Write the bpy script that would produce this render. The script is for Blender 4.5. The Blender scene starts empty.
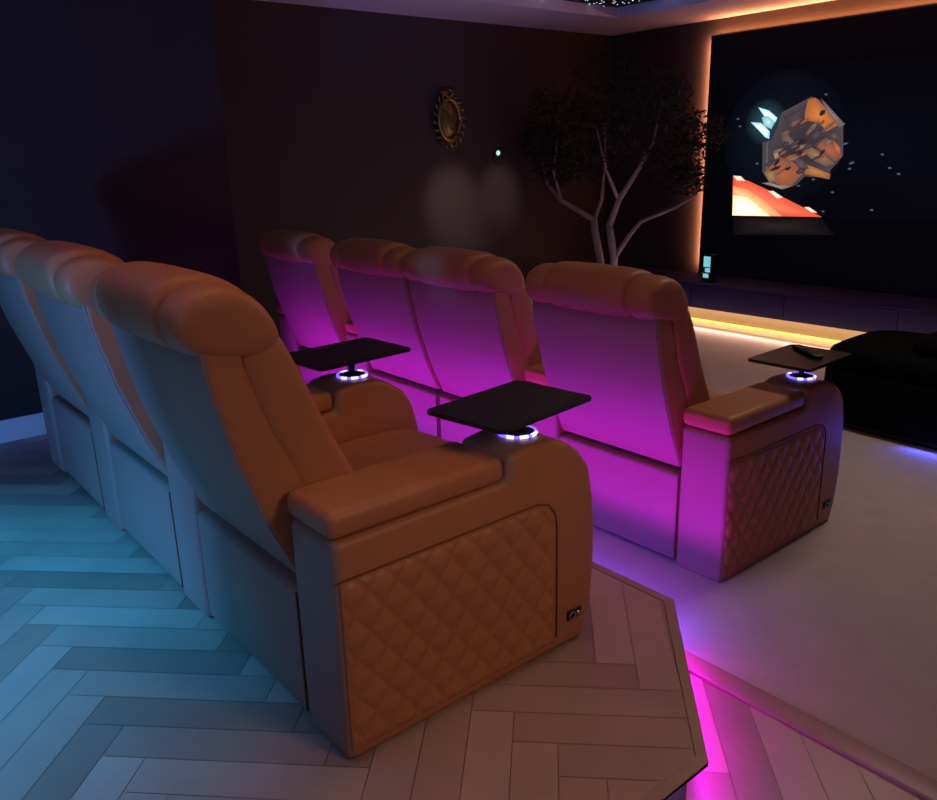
import bpy, bmesh, math, random
from mathutils import Vector, Matrix
random.seed(7)
COL = bpy.context.scene.collection
PI = math.pi
LOW = -0.18          # level of the lower floor; the platform top is z = 0
CEIL = 2.68

# ------------------------------------------------------------------ materials
def mat(name, col, rough=.5, metal=0., noise=0., nscale=8., bump=0., bscale=200., emit=None, estr=0., spec=.5, detail=3., sheen=0.):
    m = bpy.data.materials.new(name); m.use_nodes = True
    nt = m.node_tree; b = nt.nodes['Principled BSDF']
    b.inputs['Base Color'].default_value = (*col, 1)
    b.inputs['Roughness'].default_value = rough
    b.inputs['Metallic'].default_value = metal
    b.inputs['Specular IOR Level'].default_value = spec
    if sheen: b.inputs['Sheen Weight'].default_value = sheen
    tc = nt.nodes.new('ShaderNodeTexCoord')
    if noise:
        n = nt.nodes.new('ShaderNodeTexNoise'); n.inputs['Scale'].default_value = nscale; n.inputs['Detail'].default_value = detail
        r = nt.nodes.new('ShaderNodeMix'); r.data_type = 'RGBA'
        r.inputs['A'].default_value = (*[c*(1-noise) for c in col], 1)
        r.inputs['B'].default_value = (*[min(1, c*(1+noise)) for c in col], 1)
        nt.links.new(tc.outputs['Object'], n.inputs['Vector'])
        nt.links.new(n.outputs['Fac'], r.inputs['Factor']); nt.links.new(r.outputs['Result'], b.inputs['Base Color'])
    if bump:
        n2 = nt.nodes.new('ShaderNodeTexNoise'); n2.inputs['Scale'].default_value = bscale; n2.inputs['Detail'].default_value = 4
        bp = nt.nodes.new('ShaderNodeBump'); bp.inputs['Strength'].default_value = bump; bp.inputs['Distance'].default_value = .01
        nt.links.new(tc.outputs['Object'], n2.inputs['Vector'])
        nt.links.new(n2.outputs['Fac'], bp.inputs['Height']); nt.links.new(bp.outputs['Normal'], b.inputs['Normal'])
    if emit:
        b.inputs['Emission Color'].default_value = (*emit, 1); b.inputs['Emission Strength'].default_value = estr
    return m

def attr_mat(name, rough, emission=False, strength=1., bump=True):
    m = bpy.data.materials.new(name); m.use_nodes = True
    nt = m.node_tree; b = nt.nodes['Principled BSDF']; b.inputs['Roughness'].default_value = rough
    a = nt.nodes.new('ShaderNodeVertexColor'); a.layer_name = 'tone'
    if emission:
        b.inputs['Base Color'].default_value = (0.004, .004, .006, 1)
        nt.links.new(a.outputs['Color'], b.inputs['Emission Color']); b.inputs['Emission Strength'].default_value = strength
        b.inputs['Specular IOR Level'].default_value = .2
    else:
        tc = nt.nodes.new('ShaderNodeTexCoord')
        n = nt.nodes.new('ShaderNodeTexNoise'); n.inputs['Scale'].default_value = 3; n.inputs['Detail'].default_value = 5
        mx = nt.nodes.new('ShaderNodeMix'); mx.data_type = 'RGBA'; mx.blend_type = 'MULTIPLY'; mx.inputs['Factor'].default_value = .55
        nt.links.new(tc.outputs['Object'], n.inputs['Vector'])
        nt.links.new(a.outputs['Color'], mx.inputs['A']); nt.links.new(n.outputs['Color'], mx.inputs['B'])
        hs = nt.nodes.new('ShaderNodeRGBToBW'); nt.links.new(n.outputs['Color'], hs.inputs['Color'])
        nt.links.new(hs.outputs['Val'], mx.inputs['B'])
        nt.links.new(mx.outputs['Result'], b.inputs['Base Color'])
    return m

LEATHER = mat('tan_leather', (.50, .205, .10), .46, noise=.10, nscale=5, bump=.10, bscale=130, spec=.35)
LEATHER_COOL_LIT = mat('tan_leather_cool_lit', (.35, .23, .185), .5, noise=.06, nscale=4, bump=.08, bscale=130, spec=.35)  # greyer copy of the tan leather, cool light from behind put into its colour
SEAM = mat('seam_leather', (.20, .07, .03), .6)
TRAY = mat('tray_black', (.016, .014, .017), .30, bump=.02)
CHROME = mat('chrome', (.6, .6, .62), .2, 1.)
BLACK = mat('black_plastic', (.01, .01, .011), .4)
RING = mat('ring_light', (.1, .1, .3), .4, emit=(.16, .10, 1.), estr=2.2)
RING_HOT = mat('ring_light_bright', (.1, .1, .3), .4, emit=(.45, .42, 1.), estr=3.)
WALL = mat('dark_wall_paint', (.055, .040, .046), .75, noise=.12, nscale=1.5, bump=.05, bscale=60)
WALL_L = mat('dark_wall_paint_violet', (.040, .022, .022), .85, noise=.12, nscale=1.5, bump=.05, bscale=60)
CEILM = mat('soffit_paint', (.80, .68, .95), .7)
STARM = mat('star_ceiling_black', (.006, .006, .008), .7)
BASEB = mat('baseboard_white', (.9, .9, .92), .45)
SUB = mat('subfloor', (.24, .16, .12), .9)
TRIMW = mat('trim_wood', (.40, .27, .20), .4, noise=.15, nscale=6)
CARPET = mat('cream_carpet', (.60, .51, .47), .95, noise=.10, nscale=7, bump=.35, bscale=45, spec=.1, detail=6)
PLANK = attr_mat('plank_wood', .38)
CABINET = mat('dark_cabinet', (.012, .010, .10), .7)
PLINTH = mat('taupe_plinth', (.30, .26, .22), .6)
SCREENB = mat('screen_black', (.002, .002, .003), .6, emit=(.0006, .0007, .0020), estr=1.0, spec=.10)
PICT = attr_mat('screen_picture_glow', .4, True, 1.)
GOLD = mat('antique_gold', (.42, .29, .11), .32, 1., noise=.3, nscale=30)
MIRROR = mat('dark_gold_relief', (.30, .22, .10), .38, .9, noise=.4, nscale=25)
BARK = mat('pale_bark', (.32, .26, .29), .8, noise=.3, nscale=20, bump=.3, bscale=60)
LEAF = mat('olive_leaf', (.014, .018, .013), .7)
POT = mat('charcoal_pot', (.05, .045, .05), .5)
LOUNGE = mat('black_lounge_fabric', (.004, .004, .005), .95, bump=.2, bscale=80, spec=.05)
SWITCHM = mat('switch_case', (.03, .03, .03), .4)
CYANG = mat('cyan_glow', (.1, .4, .4), .4, emit=(.45, .9, .8), estr=1.1)
DISPG = mat('display_glow', (.1, .3, .4), .4, emit=(.25, .75, .85), estr=.75)
WARMLED = mat('warm_led', (1, .6, .2), .4, emit=(1., .55, .16), estr=1.2)
MAGLED = mat('magenta_led', (1, .1, 1), .4, emit=(.75, .05, 1.), estr=2.5)
BLUELED = mat('blue_led', (.1, .1, 1), .4, emit=(.05, .10, 1.), estr=3.)
STARG = mat('star_glow', (1, 1, 1), .4, emit=(.75, .85, .9), estr=1.3)
TAN2 = mat('warm_lacquer', (.3, .2, .1), .5)

# ------------------------------------------------------------------ mesh helpers
_cache = {}
def finish(bm, name, smooth=True):
    bmesh.ops.recalc_face_normals(bm, faces=bm.faces[:])
    me = bpy.data.meshes.new(name); bm.to_mesh(me); bm.free()
    if smooth:
        for p in me.polygons: p.use_smooth = True
    return me
def put(name, me, m, parent=None, loc=(0, 0, 0), rz=0., sub=0, mods=None):
    o = bpy.data.objects.new(name, me); COL.objects.link(o)
    mats = m if isinstance(m, (list, tuple)) else [m]
    if not me.materials:
        for k in mats: me.materials.append(k)
    o.location = loc; o.rotation_euler = (0, 0, rz)
    if parent: o.parent = parent
    if sub:
        s = o.modifiers.new('sub', 'SUBSURF'); s.levels = sub; s.render_levels = sub
    return o
def tag(o, label=None, cat=None, group=None, kind=None):
    if label: o['label'] = label
    if cat: o['category'] = cat
    if group: o['group'] = group
    if kind: o['kind'] = kind
    return o
def empty(name, loc, rz=0.):
    o = bpy.data.objects.new(name, None); COL.objects.link(o); o.location = loc; o.rotation_euler = (0, 0, rz)
    o.empty_display_size = .1
    return o
def struct(name, me, m, parent=None, loc=(0, 0, 0)):
    o = put(name, me, m, parent, loc)
    o['kind'] = 'structure'
    return o
def add_box(bm, x0, x1, y0, y1, z0, z1, bev=0., seg=3):
    r = bmesh.ops.create_cube(bm, size=1)
    vs = r['verts']
    for v in vs:
        v.co = Vector((x0 if v.co.x < 0 else x1, y0 if v.co.y < 0 else y1, z0 if v.co.z < 0 else z1))
    if bev:
        es = {e for v in vs for e in v.link_edges}
        bmesh.ops.bevel(bm, geom=list(es), offset=bev, segments=seg, profile=.5, affect='EDGES', clamp_overlap=True)
def box(x0, x1, y0, y1, z0, z1, bev=0., seg=3, smooth=None):
    bm = bmesh.new(); add_box(bm, x0, x1, y0, y1, z0, z1, bev, seg)
    me = finish(bm, 'm', False)
    if bev and smooth is not False: smooth_angle(me)
    return me
def smooth_angle(me, deg=40):
    for p in me.polygons: p.use_smooth = True
    try:
        me.set_sharp_from_angle(angle=math.radians(deg))
    except Exception: pass
def prism(profile, y0, y1, bev=.01, seg=3, only_caps=True):
    """profile in (x,z), extruded along y with rounded rims"""
    bm = bmesh.new()
    a = [bm.verts.new((x, y0, z)) for x, z in profile]; b = [bm.verts.new((x, y1, z)) for x, z in profile]
    bm.faces.new(a); bm.faces.new(b[::-1]); n = len(a)
    for i in range(n): bm.faces.new((a[i], a[(i+1) % n], b[(i+1) % n], b[i]))
    bmesh.ops.recalc_face_normals(bm, faces=bm.faces[:])
    if bev:
        es = [e for e in bm.edges if abs(e.verts[0].co.y-e.verts[1].co.y) < 1e-6]
        es += [e for e in bm.edges if abs(e.verts[0].co.y-e.verts[1].co.y) > 1e-6 and e.calc_face_angle(0) > math.radians(50)]
        bmesh.ops.bevel(bm, geom=es, offset=bev, segments=seg, profile=.5, affect='EDGES', clamp_overlap=True)
    me = finish(bm, 'm', False); smooth_angle(me, 45)
    return me
def pillow(profile, stations):
    """closed (x,z) profile lofted along y; stations = [(y, scale)]; meant for subdivision"""
    bm = bmesh.new(); cx = sum(p[0] for p in profile)/len(profile); cz = sum(p[1] for p in profile)/len(profile)
    rings = []
    for y, s in stations:
        rings.append([bm.verts.new((cx+(x-cx)*s, y, cz+(z-cz)*s)) for x, z in profile])
    n = len(profile)
    for r0, r1 in zip(rings, rings[1:]):
        for i in range(n): bm.faces.new((r0[i], r0[(i+1) % n], r1[(i+1) % n], r1[i]))
    for r, rev in ((rings[0], False), (rings[-1], True)):
        c = bm.verts.new(sum((v.co for v in r), Vector())/n)
        for i in range(n):
            f = (r[i], c, r[(i+1) % n]) if not rev else (r[(i+1) % n], c, r[i])
            bm.faces.new(f)
    return finish(bm, 'm')
def st(y0, y1, soft=.03):
    return [(y0, .72), (y0+soft*.35, .93), (y0+soft, 1.), ((y0+y1)/2, 1.02), (y1-soft, 1.), (y1-soft*.35, .93), (y1, .72)]
def tube(bm, pts, rads, n=8):
    prev = None
    up = Vector((.3, .2, 1)).normalized()
    for i, p in enumerate(pts):
        p = Vector(p)
        d = (Vector(pts[min(i+1, len(pts)-1)])-Vector(pts[max(i-1, 0)])).normalized()
        a = d.cross(up if abs(d.dot(up)) < .95 else Vector((1, 0, 0))).normalized(); b = d.cross(a)
        ring = [bm.verts.new(p+(a*math.cos(t*2*PI/n)+b*math.sin(t*2*PI/n))*rads[i]) for t in range(n)]
        if prev:
            for t in range(n): bm.faces.new((prev[t], prev[(t+1) % n], ring[(t+1) % n], ring[t]))
        else: bm.faces.new(ring[::-1])
        prev = ring
    bm.faces.new(prev)
def lathe(bm, prof, n=28, cx=0., cy=0., cap=True):
    rings = []
    for r, z in prof:
        rings.append([bm.verts.new((cx+r*math.cos(t*2*PI/n), cy+r*math.sin(t*2*PI/n), z)) for t in range(n)])
    for a, b in zip(rings, rings[1:]):
        for t in range(n): bm.faces.new((a[t], a[(t+1) % n], b[(t+1) % n], b[t]))
    if cap:
        bm.faces.new(rings[0][::-1]); bm.faces.new(rings[-1])
def torus_arc(bm, R, r, a0, a1, z, cx, cy, n=24, m=6):
    pts = [(cx+R*math.cos(a0+(a1-a0)*i/n), cy+R*math.sin(a0+(a1-a0)*i/n), z) for i in range(n+1)]
    tube(bm, pts, [r]*(n+1), m)
def cached(key, fn):
    if key not in _cache: _cache[key] = fn()
    return _cache[key]

# ------------------------------------------------------------------ herringbone floors
def clip_poly(poly, clip):
    out = poly
    n = len(clip)
    for i in range(n):
        a, b = clip[i], clip[(i+1) % n]
        ins = lambda p: (b[0]-a[0])*(p[1]-a[1])-(b[1]-a[1])*(p[0]-a[0]) >= -1e-9
        new = []
        for j in range(len(out)):
            p, q = out[j-1], out[j]
            if ins(q) != ins(p):
                d1 = (b[0]-a[0])*(p[1]-a[1])-(b[1]-a[1])*(p[0]-a[0]); d2 = (b[0]-a[0])*(q[1]-a[1])-(b[1]-a[1])*(q[0]-a[0])
                t = d1/(d1-d2); new.append((p[0]+(q[0]-p[0])*t, p[1]+(q[1]-p[1])*t))
            if ins(q): new.append(q)
        out = new
        if len(out) < 3: return []
    return out
def herringbone(clip, z, tones, thick=.004, W=.12, K=5, seed=3):
    rnd = random.Random(seed)
    L = W*K; g = .0010
    bm = bmesh.new(); lay = bm.loops.layers.float_color.new('tone')
    c = s = math.sqrt(.5)
    R = 60
    for i in range(-R, R):
        for j in range(-12, 13):
            # unit cell of the classic herringbone in plank widths
            ox, oy = i*1.0+j*2*K*.5*1.0, i*1.0-j*2*K*.5*1.0
            for horiz in (True, False):
                if horiz: x0, y0, x1, y1 = ox, oy, ox+K, oy+1
                else: x0, y0, x1, y1 = ox+K, oy+1-K, ox+K+1, oy+1
                q = [(x0*W+g, y0*W+g), (x1*W-g, y0*W+g), (x1*W-g, y1*W-g), (x0*W+g, y1*W-g)]
                q = [(c*x-s*y+.03, s*x+c*y+2.02) for x, y in q]
                q = clip_poly(q, clip)
                if len(q) < 3: continue
                f = bm.faces.new([bm.verts.new((x, y, z+thick)) for x, y in q])
                t = rnd.choice(tones); k = rnd.uniform(.85, 1.1)
                for l in f.loops: l[lay] = (t[0]*k, t[1]*k, t[2]*k, 1)
    me = finish(bm, 'm', False)
    return me
def slab(poly, z0, z1, bev=0.):
    bm = bmesh.new()
    a = [bm.verts.new((x, y, z0)) for x, y in poly]; b = [bm.verts.new((x, y, z1)) for x, y in poly]
    bm.faces.new(a[::-1]); bm.faces.new(b); n = len(a)
    for i in range(n): bm.faces.new((a[i], a[(i+1) % n], b[(i+1) % n], b[i]))
    return finish(bm, 'm', False)

PB = -2.6   # back of the room
PLAT = [(PB, .955), (1.54, .955), (2.115, 1.49), (2.115, 5.05), (PB, 5.05)]
def inset_plat(d):
    return [(PB, .955+d), (1.54-d*.25, .955+d), (2.115-d, 1.49+d*.55), (2.115-d, 5.05), (PB, 5.05)]
TONES = [(.62, .44, .34), (.55, .38, .29), (.69, .50, .39), (.48, .33, .25)]

fl = struct('floor', slab([(PB, -1.4), (2.05, -1.4), (2.05, 6.4), (PB, 6.4)], LOW-.05, LOW), SUB)
hb = struct('floor_herringbone', herringbone([(PB+2.4, -1.3), (2.028, -1.3), (2.028, 1.9), (PB+2.4, 1.9)], LOW, TONES, seed=5), PLANK)
cp = struct('floor_carpet', box(2.07, 7.55, -1.4, 6.4, LOW-.05, LOW+.004), CARPET)
ts = struct('trim_1', box(2.026, 2.112, -1.3, 1.62, LOW, LOW+.016, .006), TRIMW)
# platform: riser, top slab, planks, nosing strip
pr = struct('platform', slab(inset_plat(.05), LOW, -.014), mat('riser_dark', (.05, .04, .05), .6))
struct('platform_deck', slab(PLAT, -.014, -.004), TRIMW, pr)
struct('platform_planks', herringbone(inset_plat(.034), -.004, TONES), PLANK, pr)
bm = bmesh.new()
def ribbon(bm, pts_o, pts_i, z0, z1):
    for i in range(len(pts_o)-1):
        q = [pts_o[i], pts_o[i+1], pts_i[i+1], pts_i[i]]
        a = [bm.verts.new((x, y, z0)) for x, y in q]; b = [bm.verts.new((x, y, z1)) for x, y in q]
        bm.faces.new(a[::-1]); bm.faces.new(b)
        for k in range(4): bm.faces.new((a[k], a[(k+1) % 4], b[(k+1) % 4], b[k]))
ribbon(bm, PLAT[:4], inset_plat(.032)[:4], -.013, .002)
struct('platform_nosing', finish(bm, 'm', False), TRIMW, pr)
bm = bmesh.new()
ribbon(bm, inset_plat(.012)[:4], inset_plat(.024)[:4], -.022, -.0145)
struct('platform_led_strip', finish(bm, 'm', False), MAGLED, pr)

# ------------------------------------------------------------------ walls, ceiling
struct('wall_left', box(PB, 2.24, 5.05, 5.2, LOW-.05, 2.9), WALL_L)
struct('wall_return', box(2.10, 2.24, 5.2, 6.4, LOW-.05, 2.9), WALL)
struct('wall_side', box(2.10, 7.55, 6.4, 6.55, LOW-.05, 2.9), WALL)
struct('wall_screen', box(7.4, 7.55, -1.4, 6.4, LOW-.05, 2.9), WALL)
struct('wall_right', box(PB, 7.55, -1.55, -1.4, LOW-.05, 2.9), WALL)
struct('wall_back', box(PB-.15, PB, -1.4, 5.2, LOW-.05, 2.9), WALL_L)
struct('wall_light_block', box(-1.0, -.86, -1.4, 1.78, LOW, CEIL), WALL)  # added out of view to cut off the low blue lamp's light
struct('baseboard_left', box(PB, 2.24, 5.035, 5.05, .0, .13, .003), BASEB)
struct('baseboard_side', box(2.26, 7.4, 6.385, 6.4, LOW, LOW+.13, .003), BASEB)
# ceiling soffit with a raised star panel inside it
bm = bmesh.new()
X0, X1, Y0, Y1 = .6, 6.467, -.4, 5.533
for b in ((PB, X0, -1.4, 6.4), (X1, 7.55, -1.4, 6.4), (X0, X1, -1.4, Y0), (X0, X1, Y1, 6.4)):
    add_box(bm, b[0], b[1], b[2], b[3], CEIL, CEIL+.09)
struct('ceiling', finish(bm, 'm', False), CEILM)
sp = struct('ceiling_star_panel', box(PB, 7.4, -1.4, 6.4, CEIL+.09, CEIL+.12), STARM)
bm = bmesh.new(); rs = random.Random(4)
for k in range(900):
    if k < 560: x, y = rs.uniform(4.0, X1), rs.uniform(3.6, Y1)
    else: x, y = rs.uniform(X0, X1), rs.uniform(Y0, Y1)
    a = rs.uniform(.35, .75); l = rs.uniform(.008, .020); w = rs.uniform(.0035, .006)
    q = [(-l, -w), (l, -w), (l, w), (-l, w)]
    vs = [bm.verts.new((x+u*math.cos(a)-v*math.sin(a), y+u*math.sin(a)+v*math.cos(a), CEIL+.087)) for u, v in q]
    bm.faces.new(vs)
so = struct('ceiling_star_lights', finish(bm, 'm', False), STARG)
so['kind'] = 'stuff'; so['label'] = 'tiny white fibre optic star lights in black ceiling'; so['category'] = 'star lights'

# ------------------------------------------------------------------ recliners
Wd, AW = .69, .22        # seat width, arm width
def backrest_profiles():
    shell = [(.030, .426), (-.045, .60), (-.112, .80), (-.160, 1.00), (-.172, 1.13), (-.06, 1.14), (-.065, 1.03), (-.01, .86), (.08, .69), (.16, .52), (.17, .43)]
    bol = [(.10, .50), (.04, .70), (-.035, .86), (-.075, 1.0), (-.09, 1.12), (-.05, 1.165), (.01, 1.15), (.06, 1.06), (.110, .93), (.165, .80), (.225, .68), (.29, .54), (.28, .48), (.18, .46)]
    wing = [(-.155, 1.065), (-.188, 1.10), (-.198, 1.15), (-.18, 1.195), (-.12, 1.225), (-.05, 1.225), (.02, 1.19), (.065, 1.13), (.085, 1.06), (.04, 1.03), (-.05, 1.04)]
    cent = [(-.165, 1.065), (-.198, 1.10), (-.212, 1.165), (-.195, 1.215), (-.14, 1.245), (-.06, 1.245), (.02, 1.215), (.085, 1.15), (.115, 1.06), (.06, 1.0), (-.05, 1.03)]
    wing = [(x-.03, z) for x, z in wing]; cent = [(x-.03, z) for x, z in cent]
    return shell, bol, wing, cent
def quilt_mesh():
    # diamond quilted panel on the plane y = 0, facing -y; local x 0..L, z 0..H, top front corner rounded
    x0, x1, z0, z1 = .012, .742, .035, .512
    nx, nz = 150, 100
    bm = bmesh.new(); grid = {}
    pw, ph = .088, .118
    for i in range(nx+1):
        for j in range(nz+1):
            x = x0+(x1-x0)*i/nx; z = z0+(z1-z0)*j/nz
            u = x/pw+z/ph; v = x/pw-z/ph
            du = abs(u-round(u)); dv = abs(v-round(v))
            h = .011*min(1, (min(du, dv)*2)**.55*1.15)
            ex = min(x-x0, x1-x, z-z0, z1-z)
            # rounded far top corner
            cxr, czr, rr = x1-.07, z1-.07, .07
            if x > cxr and z > czr: ex = min(ex, rr-math.hypot(x-cxr, z-czr))
            if ex < -.001: continue
            h *= min(1, max(0, ex)/.012)
            grid[i, j] = bm.verts.new((x, -h-.0005, z))
    for i in range(nx):
        for j in range(nz):
            k = [(i, j), (i+1, j), (i+1, j+1), (i, j+1)]
            if all(q in grid for q in k): bm.faces.new([grid[q] for q in k])
    me = finish(bm, 'm')
    return me
ARM_PROF = [(0, .0), (0, .622), (.555, .622), (.565, .695), (.64, .707), (.73, .703), (.80, .680), (.86, .638), (.90, .58), (.922, .48), (.93, .36), (.93, .22), (.915, .10), (.885, .0)]
def arm_mesh():
    return cool_lit_faces(prism(ARM_PROF, 0, AW, .022, 4), lambda n: n.x < -.15)
def cool_lit_faces(me, test):  # faces passing the test get the leather with cool light in its colour
    me.materials.append(LEATHER); me.materials.append(LEATHER_COOL_LIT)
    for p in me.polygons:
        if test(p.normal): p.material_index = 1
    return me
def make_arm(parent, y, outer, right_side=True):
    a = put('armrest', cached('arm', lambda: arm_mesh()), [LEATHER, LEATHER_COOL_LIT], parent, (0, y, 0))
    put('arm_lid', cached('lid', lambda: box(-.006, .553, -.001, AW+.001, .626, .700, .026, 5)), LEATHER, a)
    if outer and right_side:
        put('quilted_panel', cached('quilt', quilt_mesh), LEATHER, a)
        bm = bmesh.new()
        pts = [(.0, -.002, .522), (.30, -.002, .522), (.672, -.002, .522), (.72, -.002, .508), (.748, -.002, .47), (.754, -.002, .42), (.754, -.002, .05)]
        tube(bm, pts, [.0026]*len(pts), 6)
        put('panel_piping', finish(bm, 'm'), SEAM, a)
        b = put('control_badge', box(.80, .865, -.006, .001, .085, .118, .003), BLACK, a)
        bm = bmesh.new(); torus_arc(bm, .012, .002, 0, 2*PI, 0, 0, 0, 16, 5)
        bmesh.ops.rotate(bm, verts=bm.verts[:], matrix=Matrix.Rotation(PI/2, 3, 'X'))
        bmesh.ops.translate(bm, verts=bm.verts[:], vec=(.82, -.008, .101))
        add_box(bm, .838, .858, -.0085, -.0055, .094, .108)
        put('badge_button', finish(bm, 'm'), CHROME, b)
    def cup():
        bm = bmesh.new(); lathe(bm, [(.044, .685), (.054, .708), (.056, .713), (.047, .714), (.043, .707), (.040, .693)], 28, .70, AW/2); return finish(bm, 'm')
    c = put('cup_holder', cached('cup', cup), BLACK, a)
    def ring():
        bm = bmesh.new()
        torus_arc(bm, .0555, .0048, 0, 2*PI, .712, .70, AW/2, 40, 6)
        return finish(bm, 'm')
    put('light_ring', cached('ring', ring), RING, c)
    for k, (a0, a1) in enumerate(((-2.9, -2.5), (-2.2, -1.75), (-1.5, -.9), (.2, .6), (1.4, 1.9))):
        def hot():
            bm = bmesh.new(); torus_arc(bm, .0555, .0056, a0, a1, .7125, .70, AW/2, 8, 6); return finish(bm, 'm')
        put('light_segment', cached('hot%d' % k, hot), RING_HOT, c)
    return a
def recliner(x, y, z, label, right=True, left=False, outer=False, group=None):
    """origin: rear right corner; seats face +x"""
    t = tag(empty('recliner', (x, y, z)), label, 'recliner', group)
    s0 = AW if right else .0
    shell, bol, wing, cent = backrest_profiles()
    base = put('base', cached('base', lambda: box(.006, .84, .004, Wd-.004, .02, .408, .018, 4)), LEATHER_COOL_LIT, t, (0, s0, 0))
    put('seam_line', cached('seam', lambda: box(.003, .01, .004, .008, .03, .40)), SEAM, base)
    put('seat_cushion', cached('cush', lambda: pillow([(.14, .40), (.14, .47), (.25, .50), (.50, .515), (.75, .52), (.88, .50), (.93, .45), (.92, .39), (.85, .36), (.5, .36)], st(.01, Wd-.01, .05))), LEATHER, t, (0, s0, 0), sub=2)
    put('footrest', cached('foot', lambda: box(.842, .905, .012, Wd-.012, .06, .39, .025, 4)), LEATHER, t, (0, s0, 0))
    b = put('backrest', cached('shell', lambda: cool_lit_faces(prism(shell, .012, Wd-.012, .014, 4), lambda n: n.x < -.3 or n.z < -.5)), [LEATHER, LEATHER_COOL_LIT], t, (0, s0, 0))
    # flat rear panel on the shell
    def rear():
        pr_ = [(.028, .432), (-.047, .60), (-.114, .80), (-.162, 1.00), (-.173, 1.10), (-.163, 1.10), (-.152, 1.00), (-.104, .80), (-.037, .60), (.038, .432)]
        return prism(pr_, .016, Wd-.016, .003, 2)
    put('rear_panel', cached('rear', rear), LEATHER_COOL_LIT, b)
    for ky, nm in ((0.0, 'r'), (Wd-.15, 'l')):
        put('side_bolster', cached('bol'+nm, lambda: pillow(bol, st(ky+.004, ky+.146, .05))), LEATHER, b, sub=2)
    put('back_cushion', cached('bc', lambda: pillow([(.10, .48), (.03, .72), (-.02, .9), (-.08, 1.08), (.02, 1.08), (.07, .98), (.14, .86), (.20, .72), (.29, .56), (.28, .48)], st(.13, Wd-.13, .05))), LEATHER, b, sub=2)
    h = put('headrest', cached('cent', lambda: pillow(cent, st(.125, Wd-.125, .035))), LEATHER, t, (0, s0, 0), sub=2)
    put('headrest_wing', cached('wr', lambda: pillow(wing, st(.002, .150, .045))), LEATHER, h, sub=2)
    put('headrest_wing', cached('wl', lambda: pillow(wing, st(Wd-.150, Wd-.002, .045))), LEATHER, h, sub=2)
    if right: make_arm(t, 0, outer)
    if left: make_arm(t, s0+Wd, True, False)
    return t
P = AW+Wd
BX, BY, FX, FY = .846, 1.554, 2.592, 1.614
G1, G2 = 'rear row of tan leather recliners on the platform', 'front row of tan leather recliners on the carpet'
recliner(BX, BY, 0, 'tan leather recliner with diamond quilted side panel, nearest on the wood platform', outer=True, group=G1)
recliner(BX, BY+P, 0, 'middle tan leather recliner of the rear row, its back lit blue', group=G1)
recliner(BX, BY+2*P, 0, 'last tan leather recliner of the rear row, beside the white baseboard', left=True, group=G1)
recliner(FX, FY, LOW, 'tan leather recliner at the near end of the carpet row, magenta-lit back and dark side', outer=True, group=G2)
recliner(FX, FY+P, LOW, 'second recliner of the front carpet row, past the wide gap with an arm', group=G2)
recliner(FX, FY+2*P+.012, LOW, 'third recliner of the front carpet row, directly touching the second', right=False, group=G2)
recliner(FX, FY+2*P+.024+Wd, LOW, 'fourth recliner of the front carpet row, farthest, behind the rear row tray', left=True, group=G2)

# ------------------------------------------------------------------ swivel trays standing in the cup holders
def tray(x, y, z, rz, label, sx=.203, sy=.146):
    t = tag(empty('tray_table', (x, y, z), 0), label, 'tray table', 'black swivel trays on the armrests')
    def top():
        bm = bmesh.new(); pts = []
        r = .011
        for qx, qy, a0 in ((1, 1, 0), (-1, 1, PI/2), (-1, -1, PI), (1, -1, 1.5*PI)):
            for k in range(6):
                a = a0+k*PI/10; pts.append((qx*(sx-r)+r*math.cos(a), qy*(sy-r)+r*math.sin(a)))
        a = [bm.verts.new((px, py, .086)) for px, py in pts]; b = [bm.verts.new((px, py, .099)) for px, py in pts]
        bm.faces.new(a[::-1]); bm.faces.new(b); n = len(a)
        for i in range(n): bm.faces.new((a[i], a[(i+1) % n], b[(i+1) % n], b[i]))
        es = [e for e in bm.edges if abs(e.verts[0].co.z-e.verts[1].co.z) < 1e-6]
        bmesh.ops.bevel(bm, geom=es, offset=.003, segments=2, affect='EDGES')
        me = finish(bm, 'm', False); smooth_angle(me); return me
    put('tray_top', top(), TRAY, t, (-.025, -.0, 0), rz)
    bm = bmesh.new(); lathe(bm, [(.012, -.01), (.012, .07), (.03, .074), (.03, .086)], 20); put('post', finish(bm, 'm'), BLACK, t)
    bm = bmesh.new(); lathe(bm, [(.038, -.012), (.040, .0), (.036, .012), (.014, .014)], 24); put('insert_cap', finish(bm, 'm'), BLACK, t)
    bm = bmesh.new(); add_box(bm, .030, .052, -.008, .008, .055, .085, .003); put('clamp_latch', finish(bm, 'm'), CHROME, t)
    return t
tray(BX+.70, BY+AW/2, .707, math.radians(7), 'black swivel tray on the quilted armrest of the nearest recliner')
tray(BX+.70, BY+P+AW/2, .707, math.radians(3), 'black swivel tray on the arm between the nearest and middle rear recliners')
ft = tray(FX+.70, FY+AW/2, LOW+.707, math.radians(1), 'black swivel tray on the front row armrest, remote lying on it', .19, .140)
# remote lying on the front tray
rm = tag(empty('remote_control', (3.325, 1.725, LOW+.707+.0995), math.radians(54)), 'slim black remote control lying across the front row tray', 'remote control')
put('body', box(-.11, .11, -.021, .021, 0, .017, .007), BLACK, rm)
bm = bmesh.new()
for i in range(5):
    for j in range(3): add_box(bm, -.08+i*.022, -.068+i*.022, -.014+j*.011, -.008+j*.011, .016, .0182)
put('button_pad', finish(bm, 'm', False), mat('remote_keys', (.04, .04, .045), .6), rm)

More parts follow.
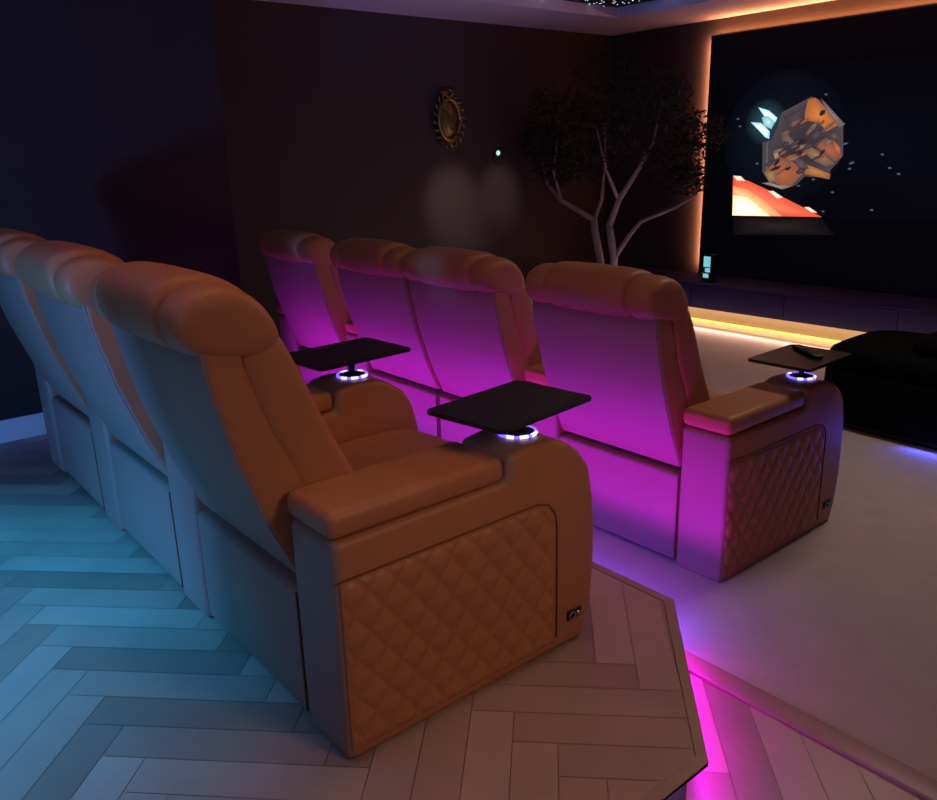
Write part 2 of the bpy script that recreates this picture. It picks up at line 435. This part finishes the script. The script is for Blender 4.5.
# ------------------------------------------------------------------ media cabinet, LED, screen
cab = tag(empty('media_cabinet', (7.05, 3.0, LOW)), 'long low black media cabinet floating over a taupe plinth under the screen', 'cabinet')
def rel(o): o.location = Vector(o.location)-Vector((7.05, 3.0, LOW)); return o
rel(put('carcass', box(6.70, 7.31, -.2, 5.7, .0, .222, .004), CABINET, cab))
rel(put('top_panel', box(6.69, 7.31, -.21, 5.71, .222, .236, .003), CABINET, cab))
for i in range(6):
    d = rel(put('door', box(6.688, 6.70, -.19+i*.98, -.19+i*.98+.972, .008, .218, .002), CABINET, cab))
pl = rel(put('plinth', box(6.93, 7.28, -.1, 5.6, LOW+.004, .0), PLINTH, cab))
rel(put('led_strip', box(6.90, 6.93, -.1, 5.55, LOW+.006, LOW+.022), WARMLED, cab))
# screen
SX = 7.33
tv = tag(empty('projection_screen', (SX, 3.05, .2)), 'very large black cinema screen showing a dark space scene, glowing orange rim', 'screen')
def relt(o): o.location = Vector(o.location)-Vector((SX, 3.05, .2)); return o
relt(put('panel', box(SX+.001, SX+.03, 1.0, 5.065, .245, 2.52), SCREENB, tv))
bm = bmesh.new()
for b in ((1.0, 5.072, .200, .216), (1.0, 5.072, 2.512, 2.526), (5.058, 5.072, .2, 2.526), (1.0, 1.014, .2, 2.526)):
    add_box(bm, SX-.004, SX+.034, b[0], b[1], b[2], b[3])
relt(put('frame', finish(bm, 'm', False), BLACK, tv))
bm = bmesh.new()
for b in ((1.3, 4.9, .4, .44), (1.3, 4.9, 2.3, 2.34), (4.86, 4.9, .4, 2.34), (1.3, 1.34, .4, 2.34)):
    add_box(bm, SX+.03, 7.399, b[0], b[1], b[2], b[3])
relt(put('mounting_rail', finish(bm, 'm', False), BLACK, tv))
bm = bmesh.new()
add_box(bm, SX+.036, SX+.044, 5.02, 5.035, .25, 2.48); add_box(bm, SX+.036, SX+.044, 1.0, 5.035, 2.470, 2.485)
relt(put('led_strip', finish(bm, 'm', False), WARMLED, tv))
# picture: coloured patches in the plane of the screen
bm = bmesh.new(); lay = bm.loops.layers.float_color.new('tone'); zc = [0]
def patch(pts, col, col2=None, inner=None):
    zc[0] += 1; x = SX-.0006-zc[0]*.00004
    c = inner or (sum(p[0] for p in pts)/len(pts), sum(p[1] for p in pts)/len(pts))
    cv = bm.verts.new((x, *c)); vs = [bm.verts.new((x, *p)) for p in pts]
    for i in range(len(vs)):
        f = bm.faces.new((vs[i], vs[(i+1) % len(vs)], cv))
        for l in f.loops: l[lay] = (*(col if l.vert is cv else (col2 or col)), 1)
def circle(c, ry, rz, n=20): return [(c[0]+ry*math.cos(t*2*PI/n), c[1]+rz*math.sin(t*2*PI/n)) for t in range(n)]
BG = (.0006, .0007, .0020); Z0 = (.0018, .0022, .0052)
patch([(4.805, 2.20), (1.4, 2.10), (1.4, .88), (4.715, .83)], (.0016, .0026, .0062), BG, (3.9, 1.5))
patch(circle((4.25, 1.55), .62, .60), (.0055, .0085, .014), (.0013, .0021, .0050))
patch([(4.705, .822), (3.786, .846), (3.652, .70), (4.692, .645)], (.024, .017, .016), (.004, .003, .004))  # dim brown patch paints a reflection below the picture
patch(circle((4.42, 1.70), .22, .22), (.03, .08, .11), (.0032, .0050, .0085))
hull = [(4.271, 1.782), (3.994, 1.903), (3.912, 1.871), (3.677, 1.664), (3.648, 1.397), (3.698, 1.326), (3.75, 1.271), (3.752, 1.198), (3.986, 1.215), (4.062, 1.139), (4.186, 1.099), (4.345, 1.165), (4.42, 1.253), (4.443, 1.525), (4.357, 1.542), (4.302, 1.653)]
patch(hull, (.030, .020, .026), (.075, .060, .070))
patch([(4.25, 1.74), (4.04, 1.84), (4.06, 1.70), (4.18, 1.62)], (.085, .060, .075), (.05, .04, .055))
patch([(4.022, 1.878), (3.953, 1.891), (3.801, 1.75), (3.723, 1.649), (3.824, 1.599), (3.891, 1.673), (4.035, 1.707), (4.041, 1.771)], (.70, .22, .05), (.42, .12, .035))
patch([(3.90, 1.885), (3.66, 1.655), (3.70, 1.62), (3.86, 1.80)], (.32, .22, .20), (.12, .08, .09))
patch([(3.933, 1.493), (3.819, 1.545), (3.694, 1.47), (3.655, 1.379), (3.719, 1.344), (3.803, 1.399)], (.42, .13, .07), (.22, .07, .045))
patch([(3.76, 1.53), (3.68, 1.46), (3.67, 1.40), (3.72, 1.43)], (.60, .18, .06), (.35, .10, .05))
patch([(4.051, 1.459), (3.972, 1.485), (3.803, 1.399), (3.717, 1.326), (3.793, 1.299), (3.94, 1.365)], (.34, .20, .12), (.16, .09, .06))
patch([(3.988, 1.234), (4.018, 1.328), (3.913, 1.299), (3.746, 1.235), (3.751, 1.189)], (.58, .23, .07), (.30, .11, .04))
patch([(4.397, 1.253), (4.256, 1.387), (4.124, 1.348), (3.99, 1.253), (4.104, 1.138), (4.21, 1.128), (4.358, 1.185)], (.48, .13, .05), (.26, .09, .05))
patch([(4.40, 1.24), (4.30, 1.29), (4.27, 1.17), (4.34, 1.16)], (.40, .24, .10), (.22, .12, .06))
patch([(4.15, 1.40), (4.02, 1.36), (3.95, 1.28), (4.05, 1.28)], (.14, .09, .11), (.07, .05, .06))
patch([(4.266, 1.614), (4.19, 1.593), (4.074, 1.478), (4.135, 1.461), (4.248, 1.539)], (.20, .12, .11), (.11, .07, .08))
patch([(3.98, 1.568), (3.906, 1.629), (3.854, 1.6), (3.878, 1.547), (3.936, 1.53)], (.09, .08, .09), (.045, .03, .04))
patch([(3.783, 1.58), (3.736, 1.587), (3.701, 1.532), (3.759, 1.534)], (.16, .11, .10), (.08, .05, .05))
patch([(4.32, 1.42), (4.28, 1.44), (4.26, 1.39), (4.30, 1.37)], (.38, .22, .12))
patch([(4.42, 1.15), (4.20, 1.095), (4.09, 1.13), (4.20, 1.115), (4.34, 1.16)], (.40, .32, .26), (.20, .16, .14))
patch([(4.40, 1.51), (4.385, 1.51), (4.37, 1.27), (4.385, 1.26)], (.12, .11, .12))
patch([(4.515, 1.842), (4.402, 1.808), (4.309, 1.738), (4.323, 1.701), (4.37, 1.69), (4.44, 1.75)], (1.6, 1.7, 1.6), (.35, .80, 1.1))
patch([(4.583, 1.712), (4.47, 1.70), (4.375, 1.62), (4.375, 1.552), (4.42, 1.57), (4.50, 1.64)], (1.5, 1.6, 1.5), (.35, .70, 1.1))
patch([(4.47, 1.75), (4.40, 1.76), (4.33, 1.70), (4.36, 1.64), (4.44, 1.67)], (.55, .95, .95), (.25, .5, .55))
patch([(4.735, 1.213), (4.572, 1.173), (4.269, 1.059), (3.958, 0.931), (3.786, 0.857), (4.715, 0.834)], (1.1, .30, .15), (.90, .10, .05), (4.40, .95))
patch([(4.73, 1.12), (4.57, 1.09), (4.38, .99), (4.18, .848), (4.715, .836)], (1.5, 1.1, .55), (1.05, .35, .14), (4.58, .93))
patch([(4.721, 1.03), (4.559, 1.013), (4.413, .916), (4.30, .845), (4.715, .836)], (2.0, 1.8, 1.3), (1.5, 1.1, .6), (4.62, .90))
rp = random.Random(21)
SH = [((.40, .13, .05), (.20, .06, .03)), ((.26, .12, .07), (.12, .06, .05)), ((.10, .07, .09), (.03, .02, .03)), ((.30, .20, .15), (.12, .08, .07)), ((.02, .014, .018), (.03, .02, .025))]
for k in range(34):
    t = rp.uniform(0, 2*PI); r_ = math.sqrt(rp.random())
    cy, cz = 4.02+.30*r_*math.cos(t)-.16*r_*math.sin(t), 1.50+.28*r_*math.sin(t)
    a = rp.uniform(-.9, -.3); L_ = rp.uniform(.03, .085); W_ = rp.uniform(.010, .028)
    q = [(cy+u*math.cos(a)-v*math.sin(a), cz+u*math.sin(a)+v*math.cos(a)) for u, v in ((-L_, 0), (-L_*.3, -W_), (L_*.8, -W_*.6), (L_, W_*.3), (0, W_))]
    patch(q, *SH[k % 5])
for q in ([(4.736, 1.219), (4.645, 1.213), (4.595, 1.169), (4.689, 1.172)], [(4.342, 1.077), (4.293, 1.082), (4.183, 1.021), (4.243, 1.01)], [(3.969, .94), (3.918, .942), (3.831, .893), (3.892, .895)]):
    patch(q, (1.5, 1.3, 1.1), (1.1, .6, .45))
for (y, z) in [(4.694, 1.678), (4.723, 1.747), (3.857, 1.912), (3.63, 1.495), (3.556, 1.333), (3.578, 1.28), (3.71, 1.078), (3.782, .908), (4.483, 1.331), (4.04, 1.13), (3.901, 1.188), (3.308, 1.397), (3.233, 1.286), (3.153, 1.237), (3.571, 1.325), (3.643, 1.49), (3.343, .935)]:
    patch([(y+.022, z+.004), (y-.005, z+.010), (y-.022, z-.004), (y+.005, z-.010)], (.14, .17, .22), (.02, .03, .05))
pc = relt(put('picture', finish(bm, 'm', False), PICT, tv))
# small lit display standing at the end of the cabinet
dp = tag(empty('display_device', (6.86, 4.62, .236)), 'small black device with a glowing pale cyan display beside the screen edge', 'device')
put('case', box(-.05, .05, -.046, .046, .008, .27, .008), BLACK, dp)
put('foot', box(-.06, .06, -.065, .065, 0, .012, .004), BLACK, dp)
bm = bmesh.new(); add_box(bm, -.053, -.05, -.035, .040, .15, .25); add_box(bm, -.053, -.05, -.035, .02, .10, .14); add_box(bm, -.053, -.05, -.02, .040, .045, .085)
put('display', finish(bm, 'm', False), DISPG, dp)

# ------------------------------------------------------------------ wall pieces
orn = tag(empty('wall_ornament', (5.07, 6.39, 1.80)), 'oval gilded baroque wall ornament hanging on the dark side wall', 'ornament')
bm = bmesh.new()
N = 36
def oval(k, rx, rz): return (rx*math.cos(k*2*PI/N), rz*math.sin(k*2*PI/N))
pts = [(oval(k, .125, .185)[0], -.035, oval(k, .125, .185)[1]) for k in range(N+1)]
tube(bm, pts, [.024]*(N+1), 8)
put('frame', finish(bm, 'm'), GOLD, orn)
bm = bmesh.new()
for k in range(20):
    a = k*2*PI/20; cx, cz = .155*math.cos(a), .215*math.sin(a)
    p = []
    for i in range(9):
        th = a+i*.62; rr = .036*(1-i/11)
        p.append((cx+rr*math.cos(th), -.03-.01*math.sin(i), cz+rr*math.sin(th)))
    tube(bm, p, [.012*(1-i/12) for i in range(9)], 6)
put('scrollwork', finish(bm, 'm'), GOLD, orn)
bm = bmesh.new()
for sg in (-1, 1):
    for k in range(4):
        p = [(sg*(.012+.02*k+.02*math.sin(i*.5)), -.045+.004*i, .20+.012*i+.012*k*(1-i/5)) for i in range(8)]
        tube(bm, p, [.013*(1-i/10) for i in range(8)], 6)
put('crown_crest', finish(bm, 'm'), GOLD, orn)
bm = bmesh.new(); tube(bm, [(0, -.035, -.20), (.005, -.045, -.235), (0, -.035, -.27)], [.028, .022, .010], 8)
put('drop_finial', finish(bm, 'm'), GOLD, orn)
bm = bmesh.new()
g = []
for r in range(0, 7):
    g.append([bm.verts.new((.118*r/6*math.cos(k*2*PI/24), -.02-.03*math.cos(r/6*PI/2)-.006*math.sin(k*5+r*2), .178*r/6*math.sin(k*2*PI/24))) for k in range(24)])
for a, b in zip(g[1:], g[2:]):
    for k in range(24): bm.faces.new((a[k], a[(k+1) % 24], b[(k+1) % 24], b[k]))
bm.faces.new(g[1]); bmesh.ops.delete(bm, geom=g[0], context='VERTS')
put('relief_panel', finish(bm, 'm'), MIRROR, orn)
sw = tag(empty('wall_switch', (5.70, 6.395, 1.47)), 'small wall switch with a bright pale cyan light, right of the gilded ornament', 'switch')
put('plate', box(-.05, .05, -.012, 0, -.09, .06, .004), SWITCHM, sw)
bm = bmesh.new(); lathe(bm, [(.001, 0), (.024, 0), (.022, .008), (.001, .010)], 16)
bmesh.ops.rotate(bm, verts=bm.verts[:], matrix=Matrix.Rotation(PI/2, 3, 'X')); bmesh.ops.translate(bm, verts=bm.verts[:], vec=(0, -.012, .022))
put('indicator_light', finish(bm, 'm'), CYANG, sw)

# ------------------------------------------------------------------ olive tree in the corner
TX = 6.3
tree = tag(empty('potted_tree', (TX, 5.46, LOW+.004)), 'dark leafy indoor tree with pale branching trunks in the corner by the screen', 'tree')
def rt(p, dx=0.): return (p[0], p[1]-5.46, p[2]-LOW-.004)
bm = bmesh.new(); lathe(bm, [(.15, 0), (.19, .12), (.20, .26), (.185, .27), (.17, .255), (.165, .22)], 28)
put('pot', finish(bm, 'm'), POT, tree)
bm = bmesh.new(); lathe(bm, [(.165, .19), (.165, .222)], 20); put('soil', finish(bm, 'm', False), SUB, tree)
branches = [
 ([(0, 5.47, .03), (0, 5.51, .28), (0, 5.53, .43), (.02, 5.63, .72), (.02, 5.64, .82)], .045, .034),
 ([(.02, 5.64, .82), (-.06, 5.80, .92), (-.12, 5.96, 1.01), (-.18, 6.10, 1.17), (-.2, 6.16, 1.35), (-.1, 6.2, 1.6)], .030, .008),
 ([(.02, 5.64, .82), (.07, 5.59, 1.02), (.1, 5.6, 1.21), (.08, 5.56, 1.4), (.1, 5.6, 1.75)], .024, .006),
 ([(0, 5.43, .03), (0, 5.38, .28), (0, 5.35, .45), (-.03, 5.40, .78)], .045, .036),
 ([(-.03, 5.40, .78), (-.06, 5.26, 1.03), (-.03, 5.04, 1.34), (0, 4.93, 1.53), (.05, 4.88, 1.9)], .034, .007),
 ([(0, 5.35, .46), (.08, 5.24, .68), (.12, 5.13, .82), (.2, 4.79, .96), (.2, 4.62, 1.05), (.2, 4.5, 1.2)], .026, .007),
 ([(-.06, 5.26, 1.03), (-.2, 5.3, 1.3), (-.3, 5.35, 1.7)], .02, .006),
 ([(-.12, 5.96, 1.01), (-.3, 5.9, 1.3), (-.35, 5.8, 1.6)], .016, .005),
]
for pts, r0, r1 in branches:
    bm = bmesh.new(); n = len(pts)
    tube(bm, [rt((p[0], p[1], p[2])) for p in pts], [r0+(r1-r0)*i/(n-1) for i in range(n)], 12)
    put('trunk' if r0 > .04 else 'branch', finish(bm, 'm'), BARK, tree)
bm = bmesh.new(); rl = random.Random(11)
cl = [(0, 5.3, 1.7, .55), (-.1, 5.75, 1.65, .45), (0, 4.85, 1.65, .42), (.1, 4.75, 1.40, .30), (-.15, 6.0, 1.35, .30), (-.1, 5.4, 2.05, .40), (0, 4.9, 1.95, .34),
      (-.3, 5.5, 1.45, .35), (.2, 4.55, 1.62, .26), (.1, 4.62, 1.22, .20), (-.2, 6.2, 1.6, .25), (-.2, 5.95, 1.85, .35)]
for k in range(5200):
    c = rl.choice(cl)
    while True:
        d = Vector((rl.uniform(-1, 1), rl.uniform(-1, 1), rl.uniform(-1, 1)))
        if .25 < d.length < 1: break
    p = Vector(rt(c[:3]))+Vector((d.x*c[3]*.9, d.y*c[3], d.z*c[3]*.75))
    if p.y+5.46 > 6.34: continue
    a = Vector((rl.uniform(-1, 1), rl.uniform(-1, 1), rl.uniform(-.8, .5))).normalized()*rl.uniform(.03, .05)
    b = a.cross(Vector((rl.uniform(-1, 1), rl.uniform(-1, 1), rl.uniform(-1, 1)))).normalized()*.010
    bm.faces.new([bm.verts.new(q) for q in (p-a, p+b, p+a, p-b)])
fo = put('foliage', finish(bm, 'm', False), LEAF, tree)

# ------------------------------------------------------------------ black lounge seat by the screen
lg = tag(empty('lounge_seat', (5.12, 1.34, LOW+.004)), 'big black lounge seat with rounded corners on the carpet, blue light beneath', 'lounge seat')
def squircle(a, b, n=40, e=.34):
    return [(a*math.copysign(abs(math.cos(t))**e, math.cos(t)), b*math.copysign(abs(math.sin(t))**e, math.sin(t))) for t in [k*2*PI/n for k in range(n)]]
def blob(levels, a, b, y0=0.):
    bm = bmesh.new(); rings = []
    for s, z in levels:
        d = (1-s)*a
        rings.append([bm.verts.new((x, y+y0, z)) for x, y in squircle(a-d, b-d)])
    for r0, r1 in zip(rings, rings[1:]):
        for i in range(40): bm.faces.new((r0[i], r0[(i+1) % 40], r1[(i+1) % 40], r1[i]))
    bm.faces.new(rings[0][::-1]); bm.faces.new(rings[-1])
    return finish(bm, 'm')
put('plinth', blob([(.84, 0), (.84, .04)], .42, 1.06), BLACK, lg)
put('seat_body', blob([(.93, .04), (.98, .06), (1, .12), (1, .33), (.98, .36), (.94, .37)], .42, 1.06), LOUNGE, lg)
put('seat_pad', blob([(.92, .37), (.97, .39), (.99, .43), (.95, .475), (.86, .50), (.5, .51)], .42, 1.06), LOUNGE, lg)
put('bolster_cushion', blob([(.80, .50), (.88, .52), (.90, .55), (.84, .585), (.5, .60)], .36, .82, -.20), LOUNGE, lg)
put('led_strip', box(-.352, -.345, -.9, .40, .030, .038), BLUELED, lg)

# ------------------------------------------------------------------ lights
def area(name, loc, direction, sx, sy, power, col, spread=180, up=None):
    l = bpy.data.lights.new(name, 'AREA'); l.shape = 'RECTANGLE'; l.size = sx; l.size_y = sy; l.energy = power; l.color = col
    l.spread = math.radians(spread)
    o = bpy.data.objects.new(name, l); COL.objects.link(o); o.location = loc
    o.rotation_euler = Vector(direction).to_track_quat('-Z', up or 'Y').to_euler()
    return o
def spot(name, loc, target, power, col, ang, blend=.5, r=.05):
    l = bpy.data.lights.new(name, 'SPOT'); l.energy = power; l.color = col; l.spot_size = math.radians(ang); l.spot_blend = blend; l.shadow_soft_size = r
    o = bpy.data.objects.new(name, l); COL.objects.link(o); o.location = loc
    o.rotation_euler = (Vector(target)-Vector(loc)).to_track_quat('-Z', 'Y').to_euler()
    return o
def strip(name, a, b, direction, w, power, col, spread=180):
    a, b = Vector(a), Vector(b); d = Vector(direction).normalized(); ax = (b-a).normalized()
    l = bpy.data.lights.new(name, 'AREA'); l.shape = 'RECTANGLE'; l.size = (b-a).length; l.size_y = w; l.energy = power; l.color = col
    l.spread = math.radians(spread)
    o = bpy.data.objects.new(name, l); COL.objects.link(o)
    z = -d; x = ax; y = z.cross(x).normalized(); z = x.cross(y)
    o.matrix_world = Matrix.Translation((a+b)/2) @ Matrix((x, y, z)).transposed().to_4x4()
    return o
MAG = (.50, .008, .88); VIO = (.10, .06, 1.); CYA = (.02, .32, 1.)
strip('led_platform_front', (2.118, 1.50, -.034), (2.118, 5.0, -.034), (1, 0, .74), .012, 10.5, MAG, 88)
strip('led_platform_front_low', (2.119, 1.50, -.034), (2.119, 5.0, -.034), (1, 0, .15), .010, .9, MAG, 28)
strip('led_platform_front_down', (2.10, 1.50, -.036), (2.10, 5.0, -.036), (.75, 0, -1), .012, 12.0, (.17, .06, 1.), 150)
strip('led_platform_corner', (1.585, .965, -.10), (2.09, 1.435, -.10), (.25, -.3, -1), .012, 1.2, (.75, .0, 1.))
strip('led_platform_side', (-.6, .95, -.036), (1.5, .95, -.036), (0, -.5, -1), .012, 5.0, (.45, .30, 1.))
strip('led_cabinet', (6.86, .0, -.004), (6.86, 5.5, -.004), (-.15, 0, -1), .06, 14.0, (1., .60, .26))
strip('led_cabinet_throw', (6.66, .6, -.10), (6.66, 5.0, -.10), (-1, 0, -.12), .03, 16.0, (1., .62, .52))
strip('led_screen_side', (7.335, 5.105, .3), (7.335, 5.105, 2.5), (1, -.1, 0), .02, 17, (1., .38, .16))
strip('led_screen_top', (7.372, 1.0, 2.53), (7.372, 5.05, 2.53), (-.25, 0, 1), .02, 18.0, (1., .34, .10))
spot('cyan_downlight', (-1.0, 3.1, 2.55), (-.62, 3.0, 0), 430, (.003, .40, 1.), 74, .7, .12)
area('blue_lamp', (-2.3, 1.32, .35), (1, .50, .0), .25, .4, 80, (.09, .32, 1.))
spot('warm_doorway', (1.75, -1.2, 2.3), (1.15, 1.5, .2), 78, (1., .60, .42), 52, 1., .4)
area('room_fill', (-.75, .7, 1.9), (.75, .7, -.55), .5, .5, 2.8, (.72, .72, 1.))
area('warm_ceiling', (1.0, 1.8, 2.6), (0, .1, -1), .8, 1.2, 5.5, (1., .44, .15))
area('soffit_fill', (3.95, 3.4, .15), (.1, .1, 1), .6, 3.2, 9, (.62, .42, 1.))  # added lamp hidden behind the front row, brightens the soffit
area('carpet_fill', (4.3, 1.62, 2.6), (0, -.12, -1), .6, .6, 15, (1., .76, .70))  # added fill to brighten the carpet, stands for no fixture
strip('led_lounge', (4.695, .9, LOW+.05), (4.695, 1.80, LOW+.05), (-1, 0, -.35), .012, 1.8, (.06, .08, 1.))
spot('wall_patch_fill', (4.7, 5.0, 2.0), (5.14, 6.4, .98), 52, (1., .80, .66), 30, 1.)  # added spot that makes a pale patch on the side wall
spot('wall_patch_fill_second', (5.4, 5.2, 1.9), (5.74, 6.4, 1.1), 26, (1., .80, .66), 26, 1.)  # added for the second pale patch beside it
sc = bpy.context.scene
w = bpy.data.worlds.new('world'); sc.world = w; w.use_nodes = True
w.node_tree.nodes['Background'].inputs['Color'].default_value = (.5, .35, .6, 1)
w.node_tree.nodes['Background'].inputs['Strength'].default_value = .0

# ------------------------------------------------------------------ camera
cam = bpy.data.cameras.new('camera'); co = bpy.data.objects.new('camera', cam); COL.objects.link(co)
F = 814.739
cam.sensor_fit = 'HORIZONTAL'; cam.sensor_width = 36; cam.lens = F/937*36; cam.clip_start = .05; cam.clip_end = 60
def nrm(v): return Vector(v).normalized()
Xc = nrm((1032, -275, F)); Yc = nrm((-704, -228, F))      # world x and y axes seen from the camera (right, down, forward)
Dn = Xc.cross(Yc); Dn = Dn if Dn.y > 0 else -Dn
Zc = -Dn
right = Vector((Xc.x, Yc.x, Zc.x)); down = Vector((Xc.y, Yc.y, Zc.y)); fwd = Vector((Xc.z, Yc.z, Zc.z))
M = Matrix((right, -down, -fwd)).transposed().to_4x4(); M.translation = Vector((0, 0, 1.5))
co.matrix_world = M
sc.camera = co
sc.view_settings.view_transform = 'Standard'; sc.view_settings.look = 'None'; sc.view_settings.exposure = 0
